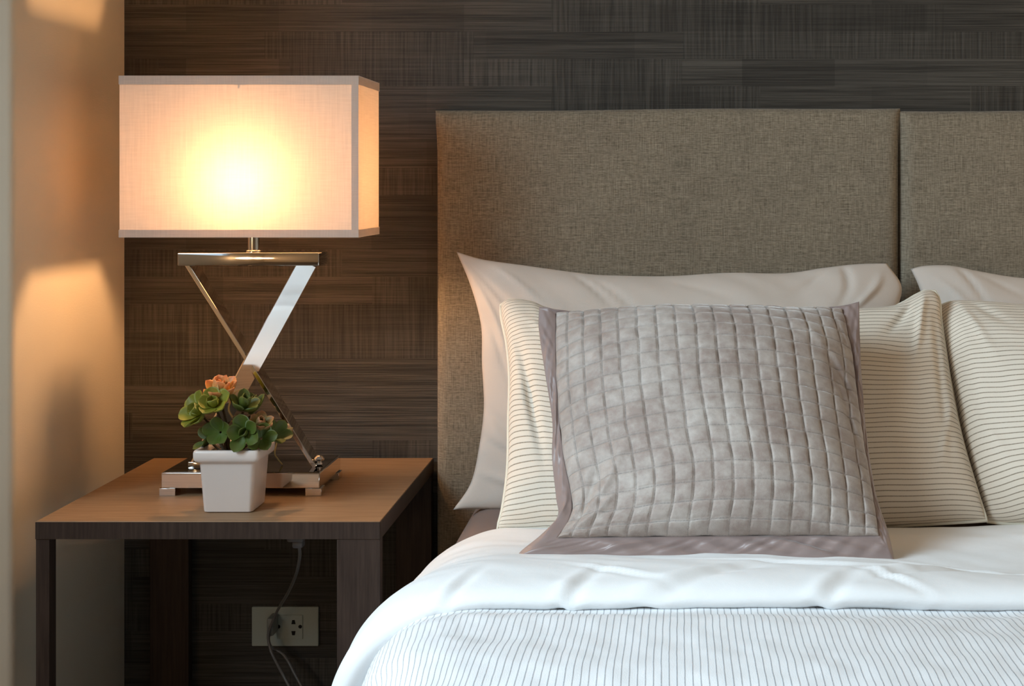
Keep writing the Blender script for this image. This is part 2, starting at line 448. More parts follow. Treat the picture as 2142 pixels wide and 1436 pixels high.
# ------------------------------------------------------------------ bed frame with two upholstered headboard panels
YH = 2.52            # front face of the headboard
bed = empty('bed', (0.43, 1.55, 0.0), 'wide bed with taupe linen upholstered headboard against the dark papered wall', 'bed')
def cushion_box(name, x0, x1, y0, y1, z0, z1, r, mat, parent, bulge=0.006, ear=0.004):
    """upholstered slab: superellipse rounded front, very slightly pillowed, corners pulled out a little"""
    nx, nz = 60, 60
    vs, fs, uvs = [], [], []
    w, h = x1 - x0, z1 - z0
    def dens(t):  # more rows near the edges
        return 0.5 - 0.5 * math.cos(math.pi * t)
    for j in range(nz + 1):
        for i in range(nx + 1):
            u, v = dens(i / nx), dens(j / nz)
            x = x0 + w * u; z = z0 + h * v
            ex = min(u * w, (1 - u) * w); ez = min(v * h, (1 - v) * h)
            e = min(ex, r) / r; g = min(ez, r) / r
            fx = math.sqrt(max(0, 1 - (1 - e) ** 2)); fz = math.sqrt(max(0, 1 - (1 - g) ** 2))
            depth = (fx * fz) * r
            y = y0 + r - depth - bulge * (1 - (2 * u - 1) ** 4) * (1 - (2 * v - 1) ** 4) + bulge
            # corner ears and softly waving edges
            cx = math.exp(-((h * (1 - v)) / 0.05) ** 2)
            side = -1 if u < 0.5 else 1
            x += side * ear * cx * (1 - e * 0.3) * math.exp(-(ex / 0.05) ** 2)
            z += (0.001 * math.sin(u * 9 + x0 * 9) + 0.005 * (u if x0 < 0 else 0.6)) * math.exp(-((1 - v) * h / 0.1) ** 2)
            vs.append(Vector((x, y, z))); uvs.append((x, z))
    W = nx + 1
    for j in range(nz):
        for i in range(nx):
            fs.append((j * W + i, j * W + i + 1, (j + 1) * W + i + 1, (j + 1) * W + i))
    # sides back to y1
    ring = [i for i in range(W)] + [j * W + nx for j in range(1, nz + 1)] + [nz * W + i for i in range(nx - 1, -1, -1)] + [j * W for j in range(nz - 1, 0, -1)]
    base = len(vs)
    for k in ring:
        p = vs[k].copy(); p.y = y1; vs.append(p); uvs.append((p.x, p.z))
    m = len(ring)
    for k in range(m):
        fs.append((ring[(k + 1) % m], ring[k], base + k, base + (k + 1) % m))
    fs.append(tuple(range(base, base + m)))
    return mesh_obj(name, vs, fs, mat, parent)
cushion_box('headboard_panel', -0.403, 0.4235, YH - 0.002, YB - 0.004, 0.22, 1.182, 0.022, M_LINEN, bed)
cushion_box('headboard_panel', 0.4265, 1.256, YH - 0.002, YB - 0.004, 0.22, 1.179, 0.022, M_LINEN, bed)
box('bed_base', -0.335, 1.195, 0.52, 2.50, 0.10, 0.268, M_LINEN, bed, 0.015, 3)
for x in (-0.28, 1.10):
    for y in (0.60, 2.38):
        box('leg', x, x + 0.05, y, y + 0.05, 0.0, 0.101, M_WOODLEG, bed, 0.002)

mt = box('mattress', -0.328, 1.188, 0.53, 2.505, 0.27, 0.515, M_SHEET, None, 0.05, 7)
tag(mt, 'mattress in a mauve-brown fitted sheet, bare strip beside the white pillow', 'mattress')

# ------------------------------------------------------------------ duvet
duvet = empty('duvet', (0.40, 1.35, 0.53), 'puffy white duvet spread over the bed, thin striped face with plain top folded back', 'duvet')
def sm(a, b, x):
    t = max(0.0, min(1.0, (x - a) / (b - a))); return t * t * (3 - 2 * t)
def lerp_table(tab, x):
    if x <= tab[0][0]: return tab[0][1]
    for (a, va), (b, vb) in zip(tab, tab[1:]):
        if x <= b:
            t = (x - a) / (b - a); t = t * t * (3 - 2 * t); return va + (vb - va) * t
    return tab[-1][1]
XR, XC = 1.30, -0.19
def cross_section(ns, side_a, zt, b, n_exp, z_end):
    """points (x, z) from the right of the bed to the left edge, over it and down"""
    pts = []
    flat = XR - XC
    k_flat = int(ns * 0.62); k_arc = int(ns * 0.28); k_down = ns - k_flat - k_arc
    for i in range(k_flat):
        pts.append((XR - flat * i / k_flat, zt))
    for i in range(k_arc + 1):
        a = math.pi / 2 * i / k_arc
        c, s_ = math.sin(a), math.cos(a)
        pts.append((XC - side_a * c ** (2 / n_exp), zt - b + b * max(0, s_) ** (2 / n_exp)))
    for i in range(1, k_down + 1):
        pts.append((XC - side_a - 0.012 * math.sin(i * 0.7), zt - b - (zt - b - z_end) * i / k_down))
    return pts
NS = 420
def build_sheet(name, ds, ztop, side_of, bulk, wr, mat, parent, uvmode, seed, shape=(0.20, 2.4)):
    vs, fs, uvs = [], [], []
    L = 0; prev = None
    arc = None
    for j, (d, zt, off) in enumerate(ds):
        cs = cross_section(NS, side_of(d) + off, zt, *shape, 0.16)
        if arc is None:
            arc = [0]
            for a, b in zip(cs, cs[1:]): arc.append(arc[-1] + math.hypot(b[0] - a[0], b[1] - a[1]))
        if prev is not None: L += math.hypot(d - prev[0], zt - prev[1])
        prev = (d, zt)
        for i, (x, z) in enumerate(cs):
            a, b = cs[max(i - 1, 0)], cs[min(i + 1, len(cs) - 1)]
            tx, tz = b[0] - a[0], b[1] - a[1]; l = math.hypot(tx, tz) or 1
            nx, nz = tz / l, -tx / l           # outward: up on the flat, left on the side
            if nz < -0.01: nz = 0
            nx = -abs(nx)
            w = wr(x, d, arc[i])
            vs.append(Vector((x + nx * w, d, z + nz * w)))
            uvs.append((L, arc[i] + 0.005 * fn(x * 3, d * 2.2, seed)) if uvmode else (arc[i], L))
    W = len(arc)
    for j in range(len(ds) - 1):
        for i in range(W - 1):
            fs.append((j * W + i, (j + 1) * W + i, (j + 1) * W + i + 1, j * W + i + 1))
    o = mesh_obj(name, vs, fs, mat, parent, uvs=uvs)
    return o

# striped face: from under the fold to the foot of the bed
ds = []
nrow = 150
for j in range(nrow + 1):
    d = 1.735 - (1.735 - 0.60) * (j / nrow) ** 1.25
    zt = lerp_table([(0.60, 0.555), (1.20, 0.563), (1.45, 0.566), (1.58, 0.563), (1.655, 0.550), (1.735, 0.541)], d)
    ds.append((d, zt, 0.0))
def wr_str(x, d, s):
    # long soft folds running across, slanting to the right, plus seersucker crinkle
    q = 0.0055 * fn(x * 1.5 + d * 3.4, d * 6.5 + x * 1.1, 3) + 0.0035 * fn(x * 4.2, d * 11 + x * 3, 5)
    q += 0.0016 * fn(x * 30, d * 26, 8) + 0.0006 * fn(x * 90, d * 70, 2)
    return q
build_sheet('striped_face', ds, None, lambda d: 0.162 - 0.050 * sm(1.64, 1.36, d) + 0.004 * math.sin(d * 14), None, wr_str, M_STRIPE_D, duvet, True, 1.7, (0.16, 3.0))

# turned-back plain flap: closed loop profile far edge -> crest -> lip -> tucked under
path = [(2.135, 0.512, -0.030), (2.140, 0.522, -0.02), (2.130, 0.533, -0.010), (2.09, 0.5415, 0.0), (2.02, 0.547, 0.0), (1.93, 0.551, 0.0), (1.87, 0.558, 0.003), (1.81, 0.570, 0.006), (1.755, 0.5785, 0.008),
        (1.712, 0.5800, 0.008), (1.680, 0.5755, 0.006), (1.661, 0.567, 0.000), (1.656, 0.556, -0.010), (1.668, 0.546, -0.024), (1.70, 0.539, -0.032)]
cp = catmull([Vector(p) for p in path], 120)
ds = [(p.x, p.y, p.z) for p in cp]
def wr_flap(x, d, s):
    q = 0.001 + 0.004 * fn(x * 2.2, d * 5, 11) + 0.0035 * fn(x * 6 + d * 9, d * 14 - x * 3, 4) + 0.0016 * fn(x * 18 + d * 20, d * 22, 14)
    lip = math.exp(-((d - 1.67) / 0.035) ** 2)
    q += lip * 0.007 * fn((x + s) * 8, d * 3, 21) + lip * 0.004 * fn((x + s) * 24, d * 5, 9)
    # a few pulled folds
    for (cx, cd, ang, ln, wd, am) in ((0.05, 1.70, 0.7, 0.10, 0.012, -0.006), (0.33, 1.74, 0.5, 0.12, 0.010, -0.006), (-0.10, 1.67, 1.2, 0.07, 0.009, -0.005), (0.20, 1.66, 1.0, 0.06, 0.010, -0.005), (-0.24, 1.68, 1.2, 0.05, 0.008, -0.004), (0.40, 1.80, -0.32, 0.16, 0.008, -0.005), (0.15, 1.78, -0.35, 0.12, 0.007, -0.004), (-0.06, 1.72, -0.6, 0.06, 0.006, -0.004), (0.27, 1.70, -0.8, 0.05, 0.006, -0.004)):
        dx, dd = x - cx, d - cd
        a = dx * math.cos(ang) + dd * math.sin(ang); b = -dx * math.sin(ang) + dd * math.cos(ang)
        q += 0.8 * am * math.exp(-(a / ln) ** 2) * (math.exp(-(b / wd) ** 2) - 0.7 * math.exp(-((b - wd * 1.8) / wd) ** 2))
    # right-hand part: the roll sinks away from the cushion
    q -= 0.020 * sm(0.22, 0.46, x) * math.exp(-((d - 1.80) / 0.10) ** 2)
    return q
fl = build_sheet('folded_back_flap', ds, None, lambda d: 0.200, None, wr_flap, M_DUVET, duvet, False, 0)

# ------------------------------------------------------------------ pillows
def coons(T, B, L, R, u, v):
    """T,B: functions of u; L,R: functions of v (v: 0 bottom, 1 top)"""
    return (T[1 - 1](u) * v + B[0](u) * (1 - v) + L[0](v) * (1 - u) + R[0](v) * u
            - (T[0](0) * (1 - u) * v + T[0](1) * u * v + B[0](0) * (1 - u) * (1 - v) + B[0](1) * u * (1 - v)))
def fcurve(pts, n=160):
    c = catmull(pts, n)
    def f(t):
        x = max(0.0, min(1.0, t)) * n; i = min(int(x), n - 1); return c[i].lerp(c[i + 1], x - i)
    return (f,)
class Patch:
    def __init__(s, top, bottom, left, right):
        s.T, s.B, s.L, s.R = fcurve(top), fcurve(bottom), fcurve(left), fcurve(right)
    def at(s, u, v): return coons(s.T, s.B, s.L, s.R, u, v)
def prof(u, v, pu=0.5, pv=0.5):
    return max(0.0, 1 - abs(2 * u - 1) ** 2.2) ** pu * max(0.0, 1 - abs(2 * v - 1) ** 2.2) ** pv
def arc_table(T, H, p, e, n=400):
    """cumulative cloth length along 0..1 over a bulge T*(1-|2g-1|^e)^p of span H"""
    L = [0.0]; f = lambda g: T * max(0.0, 1 - abs(2 * g - 1) ** e) ** p
    for i in range(n):
        a, b = i / n, (i + 1) / n; L.append(L[-1] + math.hypot(H / n, f(b) - f(a)))
    return L
def arc_len(L, g):
    x = max(0.0, min(1.0, g)) * (len(L) - 1); i = min(int(x), len(L) - 2); return L[i] + (L[i + 1] - L[i]) * (x - i)
def arc_inv(L, s):
    s *= L[-1]; lo, hi = 0.0, 1.0
    for _ in range(24):
        m = (lo + hi) / 2
        if arc_len(L, m) < s: lo = m
        else: hi = m
    return (lo + hi) / 2
def pillow_mesh(name, patch, tf, tb, nu, nv, mat, parent, wr=None, su=0.7, sv=0.4, normal=None, pu=0.5, pv=0.5, uvf=None):
    c = [patch.at(0, 0), patch.at(1, 0), patch.at(0, 1), patch.at(1, 1)]
    nrm = normal or ((c[1] - c[0]).cross(c[2] - c[0])).normalized()
    if nrm.y > 0: nrm = -nrm
    vs, fs, uvs = [], [], []
    def dens(t): return 0.55 * t + 0.45 * (0.5 - 0.5 * math.cos(math.pi * t))
    W = nu + 1
    for side in (0, 1):
        for j in range(nv + 1):
            for i in range(nu + 1):
                u, v = dens(i / nu), dens(j / nv)
                p = patch.at(u, v)
                k = prof(u, v, pu, pv)
                if side == 0:
                    off = tf * k + (wr(u, v) * min(1, k * 4) if wr else 0)
                else:
                    off = -tb * k
                vs.append(p + nrm * off)
                uvs.append(uvf(u, v, p, side) if uvf else (u * su, v * sv))
    m = (nu + 1) * (nv + 1)
    for j in range(nv):
        for i in range(nu):
            a, b, c_, d = j * W + i, j * W + i + 1, (j + 1) * W + i + 1, (j + 1) * W + i
            fs.append((a, b, c_, d)); fs.append((m + d, m + c_, m + b, m + a))
    # weld rims by faces-less merge: use bmesh remove doubles
    o = mesh_obj(name, vs, fs, mat, parent, uvs=uvs)
    bm = bmesh.new(); bm.from_mesh(o.data); bmesh.ops.remove_doubles(bm, verts=bm.verts[:], dist=0.00002); bmesh.ops.recalc_face_normals(bm, faces=bm.faces[:]); bm.to_mesh(o.data); bm.free()
    return o

def crease(u, v, cu, cv, ang, ln, wd, am):
    du, dv = (u - cu), (v - cv) * 0.6
    a = du * math.cos(ang) + dv * math.sin(ang); b = -du * math.sin(ang) + dv * math.cos(ang)
    return am * math.exp(-(a / ln) ** 2) * math.exp(-(b / wd) ** 2)

# back white pillows
DT, DB = 2.445, 2.36
def wpx(lst, d0, d1):
    n_ = len(lst) - 1
    return [P(x, y, d0 + (d1 - d0) * i / n_) for i, (x, y) in enumerate(lst)]
pA = Patch(top=wpx([(955, 527), (1010, 543), (1100, 556), (1225, 573), (1290, 577), (1400, 578), (1520, 571), (1640, 572), (1720, 561), (1790, 553), (1855, 551)], DT, DT),
           bottom=wpx([(948, 1067), (1010, 1066), (1150, 1072), (1400, 1072), (1700, 1072), (1885, 1066)], DB - .03, DB),
           left=wpx([(948, 1067), (985, 1010), (1003, 930), (1012, 850), (1008, 760), (1006, 680), (985, 600), (955, 527)], DB - .03, DT),
           right=wpx([(1885, 1066), (1876, 900), (1872, 760), (1876, 660), (1886, 600), (1855, 551)], DB, DT))
def wrA(u, v):
    q = 0.004 * fn(u * 7, v * 6, 2) + 0.0025 * fn(u * 16 + v * 6, v * 9, 5)
    for c in ((0.30, 0.90, -1.0, 0.06, 0.006, -0.006), (0.36, 0.86, -0.9, 0.07, 0.006, -0.006), (0.13, 0.88, -0.9, 0.06, 0.008, 0.005), (0.08, 0.80, -1.0, 0.08, 0.008, -0.005),
              (0.88, 0.92, 1.2, 0.06, 0.009, -0.008), (0.92, 0.85, 0.9, 0.06, 0.008, 0.007), (0.80, 0.93, 0.5, 0.05, 0.008, -0.005),
              (0.07, 0.22, -0.5, 0.07, 0.009, -0.007), (0.08, 0.12, -0.3, 0.06, 0.008, 0.006), (0.05, 0.33, -0.7, 0.06, 0.009, -0.006), (0.06, 0.55, -1.2, 0.09, 0.008, -0.006), (0.045, 0.7, -1.3, 0.09, 0.007, 0.005), (0.09, 0.45, -1.1, 0.09, 0.008, 0.005),
              (0.55, 0.9, -0.5, 0.07, 0.01, -0.003)):
        q += crease(u, v, *c)
    return q
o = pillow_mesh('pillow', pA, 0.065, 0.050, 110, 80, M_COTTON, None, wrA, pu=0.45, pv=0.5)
tag(o, 'plain white pillow on the left, leaning on the headboard behind the striped and quilted ones', 'pillow', None)

offx = 0.0
pB = Patch(top=[P(1905, 563, DT), P(1935, 556, DT), P(1990, 556, DT), P(2050, 568, DT), P(2142, 582, DT), P(2300, 588, DT), P(2500, 585, DT), P(2700, 572, DT), P(2830, 556, DT)],
           bottom=[P(1915, 1066, DB), P(2100, 1072, DB), P(2400, 1072, DB), P(2840, 1066, DB)],
           left=[P(1915, 1066, DB), P(1935, 900, DB + .01), P(1940, 760, DB + .04), P(1932, 640, DT - .02), P(1922, 600, DT - .01), P(1905, 563, DT)],
           right=[P(2840, 1066, DB), P(2790, 850, DB + .04), P(2785, 690, DT - .02), P(2830, 556, DT)])
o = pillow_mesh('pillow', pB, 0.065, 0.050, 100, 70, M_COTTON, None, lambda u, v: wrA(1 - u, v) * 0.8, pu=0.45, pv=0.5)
tag(o, 'plain white pillow at the right edge, only its top corner showing past the headboard seam', 'pillow', None)

# striped pillows
ST, SB = 2.315, 2.105
sideL = lambda lst: [P(x, y, d) for x, y, d in lst]
pC = Patch(top=sideL([(1047, 640, ST), (1062, 628, ST), (1110, 633, ST), (1180, 655, ST), (1400, 668, ST), (1650, 664, ST), (1800, 652, ST), (1870, 643, ST), (1905, 624, ST), (1935, 609, ST), (1956, 610, ST)]),
           bottom=sideL([(1040, 1108, SB), (1200, 1118, SB), (1500, 1120, SB), (1800, 1106, SB), (1930, 1098, SB), (2064, 1090, SB)]),
           left=sideL([(1040, 1108, SB), (1052, 1060, SB + .01), (1062, 980, SB + .05), (1064, 880, SB + .10), (1066, 790, SB + .14), (1060, 720, SB + .17), (1050, 670, ST - .015), (1047, 640, ST)]),
           right=sideL([(2064, 1090, SB), (2044, 1030, SB + .02), (2014, 930, SB + .07), (1992, 830, SB + .115), (1978, 740, SB + .16), (1968, 670, SB + .19), (1965, 630, ST - .01), (1956, 610, ST)]))
def wrC(u, v):
    q = 0.004 * fn(u * 5, v * 5, 12) + 0.0015 * fn(u * 17, v * 15, 3)
    q += 0.003 * fn(u * 20, v * 7, 2) * math.exp(-((u - 0.03) / 0.07) ** 2) * sm(0.2, 0.5, v)
    for c in ((0.90, 0.90, 0.9, 0.06, 0.012, -0.008), (0.94, 0.84, 1.3, 0.09, 0.010, 0.008), (0.97, 0.6, 1.5, 0.15, 0.010, -0.006), (0.055, 0.52, -1.4, 0.12, 0.010, -0.012), (0.10, 0.8, -0.8, 0.05, 0.01, 0.005),
              (0.87, 0.72, 0.2, 0.07, 0.02, -0.004), (0.96, 0.35, 1.2, 0.08, 0.01, 0.005)):
        q += crease(u, v, *c)
    return q
LC = arc_table(0.075, 0.40, 0.46, 2.2)
def uvC(shift):
    def f(u, v, p, side):
        t = arc_len(LC, v) + shift
        t += 0.010 * sm(0.10, 0.0, u) * math.sin(v * 7 + 1.0) + 0.016 * sm(0.80, 1.0, u) * sm(0.3, 0.9, v)
        t += 0.0035 * fn(u * 9, v * 5, 30 + shift)
        return (u * 0.70, t)
    return f
spil = 'striped_pillow'
g = empty(spil, P(1540, 1105, 2.13), 'cream pillow with thin dark horizontal stripes, directly behind the quilted cushion', 'pillow')
pillow_mesh('cover', pC, 0.085, 0.045, 150, 110, M_STRIPE_P, g, wrC, uvf=uvC(0.0), pu=0.42, pv=0.46)
def ring(patch, push=Vector((0, 0, 0))):
    r = []
    for k in range(40): r.append(patch.at(k / 40, 1))
    for k in range(40): r.append(patch.at(1, 1 - k / 40))
    for k in range(40): r.append(patch.at(1 - k / 40, 0))
    for k in range(41): r.append(patch.at(0, k / 40))
    return r
def piping(patch, r, mat, parent):
    pts = ring(patch)
    seg = 8; n_ = len(pts) - 1
    vs, fs = [], []
    for i in range(n_):
        p = pts[i]; t = (pts[(i + 1) % n_] - pts[i - 1]).normalized()
        a = t.cross(Vector((0, -0.8, 0.6))).normalized(); b = t.cross(a).normalized()
        for k in range(seg):
            an = 2 * math.pi * k / seg; vs.append(p + a * r * math.cos(an) + b * r * math.sin(an))
    for i in range(n_):
        for k in range(seg):
            j = (i + 1) % n_
            fs.append((i * seg + k, i * seg + (k + 1) % seg, j * seg + (k + 1) % seg, j * seg + k))
    return mesh_obj('piping', vs, fs, mat, parent)
piping(pC, 0.0028, M_PIPE, g)
ST2, SB2 = 2.345, 2.125
pD = Patch(top=sideL([(1966, 640, ST2), (2000, 632, ST2), (2070, 638, ST2), (2142, 646, ST2), (2300, 656, ST2), (2600, 652, ST2), (2780, 640, ST2), (2860, 622, ST2)]),
           bottom=sideL([(2066, 1092, SB2), (2142, 1097, SB2), (2400, 1094, SB2), (2700, 1094, SB2), (2930, 1086, SB2)]),
           left=sideL([(2066, 1092, SB2), (2040, 1010, SB2 + .03), (2012, 910, SB2 + .08), (1994, 820, SB2 + .12), (1978, 740, SB2 + .16), (1966, 680, ST2 - .02), (1966, 640, ST2)]),
           right=sideL([(2930, 1086, SB2), (2890, 850, SB2 + .1), (2850, 700, ST2 - .03), (2860, 622, ST2)]))
g = empty(spil, P(2450, 1090, 2.15), 'cream pillow with thin dark horizontal stripes, cut off by the right edge of the picture', 'pillow')
pillow_mesh('cover', pD, 0.100, 0.045, 130, 100, M_STRIPE_P, g, lambda u, v: wrC(1 - u, v) * 0.6 + 0.004 * fn(u * 8, v * 4, 41), uvf=uvC(0.003), pu=0.42, pv=0.46)
piping(pD, 0.0028, M_PIPE, g)

# quilted cushion
QT, QB = 2.130, 1.885
q_top = [(1163, 656, QT), (1300, 657, QT), (1460, 655, QT), (1620, 652, QT), (1762, 648, QT)]
q_bot = [(1166, 1126, QB), (1290, 1124, QB), (1480, 1122, QB), (1680, 1121, QB), (1838, 1122, QB)]
q_left = [(1166, 1126, QB), (1192, 1085, QB + .025), (1196, 1040, QB + .05), (1180, 960, QB + .09), (1168, 860, QB + .14), (1163, 750, QB + .19), (1163, 656, QT)]
q_right = [(1838, 1122, QB), (1826, 1040, QB + .04), (1808, 930, QB + .10), (1795, 840, QB + .15), (1782, 740, QB + .20), (1762, 648, QT)]
pQ = Patch(sideL(q_top), sideL(q_bot), sideL(q_left), sideL(q_right))
cush = empty('quilted_cushion', P(1480, 1150, 1.93), 'square grey velvet cushion quilted in small squares with a mauve satin border', 'cushion')
CQ = 17
NQ = CQ * 12
def quilt_front():
    c = [pQ.at(0, 0), pQ.at(1, 0), pQ.at(0, 1)]
    nrm = ((c[1] - c[0]).cross(c[2] - c[0])).normalized()
    if nrm.y > 0: nrm = -nrm
    vs, fs, uvs = [], [], []
    W = NQ + 1
    LU = arc_table(0.075, 0.47, 0.72, 2.2); LV = arc_table(0.080, 0.41, 0.52, 2.6)
    gu = [arc_inv(LU, i / NQ) for i in range(NQ + 1)]; gvt = [arc_inv(LV, i / NQ) for i in range(NQ + 1)]
    for j in range(NQ + 1):
        for i in range(NQ + 1):
            u, v = i / NQ, j / NQ
            # the stitched lines wander: warp the sample position a little
            gh, gv = gu[i], gvt[j]
            k = max(0.0, 1 - abs(2 * gh - 1) ** 2.2) ** 0.72 * max(0.0, 1 - abs(2 * gv - 1) ** 2.6) ** 0.52
            p = pQ.at(gh, gv)
            off = 0.092 * k
            cu, cv = abs(math.sin(math.pi * u * CQ)), abs(math.sin(math.pi * v * CQ))
            ed = min(1.0, min(u, 1 - u, v, 1 - v) * CQ * 2)
            puff = 0.0056 * (cu ** 0.25) * (cv ** 0.25) * (0.8 + 0.5 * fn(math.floor(u * CQ) * 1.7, math.floor(v * CQ) * 2.3, 3))
            off += puff
            off += min(1, k * 3) * (0.005 * fn(u * 2.6, v * 2.6, 9) + 0.0012 * fn(u * 9, v * 9, 4))
            for cc in ((0.06, 0.16, 0.9, 0.09, 0.016, -0.012), (0.10, 0.10, 0.6, 0.07, 0.012, 0.010), (0.04, 0.06, -0.8, 0.06, 0.012, -0.009), (0.13, 0.20, 0.7, 0.10, 0.014, 0.007), (0.93, 0.62, -0.8, 0.09, 0.014, -0.010), (0.90, 0.68, -0.7, 0.09, 0.014, 0.007),
                       (0.95, 0.40, -1.2, 0.12, 0.010, -0.006), (0.96, 0.8, -1.3, 0.08, 0.010, -0.006)):
                off += crease(u, v, *cc) * min(1, k * 2.5)
            # extra lift near the shoulders so the fabric drapes over the top
            q = p + nrm * off + Vector((0.0014 * fn(u * 14, v * 14, 1), 0, 0.0014 * fn(u * 14, v * 14, 6)))
            vs.append(q); uvs.append((u * 0.46, v * 0.46))
    for j in range(NQ):
        for i in range(NQ):
            fs.append((j * W + i, j * W + i + 1, (j + 1) * W + i + 1, (j + 1) * W + i))
    return vs, fs, uvs, nrm
vs, fs, uvs, nrmQ = quilt_front()
qf = mesh_obj('quilted_panel', vs, fs, M_VELVET, cush, uvs=uvs)
pvs = vs
# the stitched thread dashes along the bottom and lower rows
# back of the cushion
vs, fs = [], []
nb = 40
for j in range(nb + 1):
    for i in range(nb + 1):
        u, v = i / nb, j / nb
        vs.append(pQ.at(u, v) - nrmQ * (0.045 * prof(u, v) + 0.001))
for j in range(nb):
    for i in range(nb):
        W = nb + 1; fs.append((j * W + i, (j + 1) * W + i, (j + 1) * W + i + 1, j * W + i + 1))
mesh_obj('back_panel', vs, fs, M_SATIN, cush)
# satin border
f_top = [(1128, 642, QT + .006), (1165, 652, QT + .010), (1300, 660, QT + .03), (1460, 660, QT + .03), (1640, 655, QT + .03), (1755, 640, QT + .010), (1797, 632, QT + .006)]
f_bot = [(1078, 1168, QB - .012), (1150, 1163, QB - .016), (1280, 1166, QB - .016), (1480, 1168, QB - .018), (1700, 1170, QB - .016), (1820, 1174, QB - .014), (1872, 1178, QB - .012)]
f_left = [(1078, 1168, QB - .012), (1092, 1150, QB - .004), (1130, 1120, QB + .012), (1166, 1082, QB + .035), (1163, 1040, QB + .06), (1155, 960, QB + .10), (1155, 880, QB + .14), (1140, 780, QB + .18), (1127, 690, QT - .015), (1128, 642, QT + .006)]
f_right = [(1872, 1178, QB - .012), (1858, 1115, QB + .012), (1834, 1040, QB + .05), (1818, 950, QB + .10), (1808, 860, QB + .145), (1801, 760, QB + .19), (1798, 680, QT - .012), (1797, 632, QT + .006)]
pF = Patch(sideL(f_top), sideL(f_bot), sideL(f_left), sideL(f_right))
NE, NW = 150, 14
vs, fs, uvs = [], [], []
def rim(patch, s):
    s = s % 4.0
    if s < 1: return patch.at(s, 1)
    if s < 2: return patch.at(1, 2 - s)
    if s < 3: return patch.at(3 - s, 0)
    return patch.at(0, s - 3)
tot = NE * 4
for side in (0, 1):
    for k in range(tot):
        s = 4.0 * k / tot
        a, b = rim(pQ, s), rim(pF, s)
        for m in range(NW + 1):
            t = m / NW
            p = a.lerp(b, t)
            w = math.sin(math.pi * min(1, t * 1.02))
            amp = 0.0110 if 2 <= s < 3 else 0.0040
            h = amp * w * (fn(s * 12 + t * 2.2, t * 0.8, 2) + 0.45 * fn(s * 26 - t * 3, t * 0.9, 7)) + 0.003 * w
            h += 0.003 * t * t * fn(s * 12, 1.3, 5)
            p = p + nrmQ * (h + (0.0 if side == 0 else -0.003 * math.sin(math.pi * (0.12 + 0.76 * t)) ) )
            vs.append(p)
Wr = NW + 1; base = tot * Wr
for k in range(tot):
    k2 = (k + 1) % tot
    for m in range(NW):
        f = (k * Wr + m, k * Wr + m + 1, k2 * Wr + m + 1, k2 * Wr + m)
        fs.append(f); fs.append(tuple(base + i for i in reversed(f)))
    fs.append((k * Wr + NW, base + k * Wr + NW, base + k2 * Wr + NW, k2 * Wr + NW))
    fs.append((k * Wr, k2 * Wr, base + k2 * Wr, base + k * Wr))
mesh_obj('satin_border', vs, fs, M_SATIN, cush)

# ------------------------------------------------------------------ nightstand
TX0, TX1, TY0, TY1, TZ = -0.928, -0.418, 2.10, 2.588, 0.550
ns = empty('nightstand', ((TX0 + TX1) / 2, (TY0 + TY1) / 2, 0.0), 'open brown wooden bedside table between the plain wall and the bed', 'nightstand')
box('tabletop', TX0, TX1, TY0, TY1, TZ - 0.026, TZ, M_WOOD, ns, 0.0012)
# front edge band in the darker veneer
box('edge_band', TX0, TX1, TY0 - 0.0015, TY0, TZ - 0.0262, TZ - 0.0012, M_WOODLEG, ns, 0.0)
box('edge_band', TX1, TX1 + 0.0012, TY0, TY1, TZ - 0.0262, TZ - 0.0012, M_WOODLEG, ns, 0.0)
box('leg', TX0, TX0 + 0.020, TY0, TY0 + 0.024, 0.0, TZ - 0.026, M_WOODLEG, ns, 0.0008)
box('leg', TX1 - 0.064, TX1, TY0, TY0 + 0.020, 0.0, TZ - 0.026, M_WOODLEG, ns, 0.0008)
box('leg', TX0, TX0 + 0.070, TY1 - 0.020, TY1, 0.0, TZ - 0.026, M_WOODLEG, ns, 0.0008)
box('leg', TX1 - 0.064, TX1, TY1 - 0.020, TY1, 0.0, TZ - 0.026, M_WOODLEG, ns, 0.0008)

# ------------------------------------------------------------------ table lamp
LX, LY = -0.676, 2.346
lamp = empty('table_lamp', (LX, LY, TZ), 'lit bedside lamp with a rectangular ivory shade on a crossed chrome stand', 'lamp')
bx0, bx1, by0, by1 = LX - 0.127, LX + 0.127, 2.272, 2.420
BZ0, BZ1 = TZ + 0.012, TZ + 0.0367
o = box('base', bx0, bx1, by0, by1, BZ0, BZ1, M_CHROME, lamp, 0.0012)
box('mirror_plate', bx0 + 0.003, bx1 - 0.003, by0 + 0.003, by1 - 0.003, BZ1 - 0.0004, BZ1 + 0.0008, M_DARKMIRROR, lamp, 0.0003)
for x in (bx0 - 0.003, bx1 - 0.026 + 0.003):
    for y in (by0 - 0.001, by1 - 0.026):
        box('foot', x, x + 0.026, y, y + 0.026, TZ, BZ0, M_CHROME, lamp, 0.0006)
PZ0, PZ1 = 0.9165, 0.9375
box('top_plate', LX - 0.1155, LX + 0.1155, 2.3145, 2.3775, PZ0, PZ1, M_CHROME, lamp, 0.0016, 3)
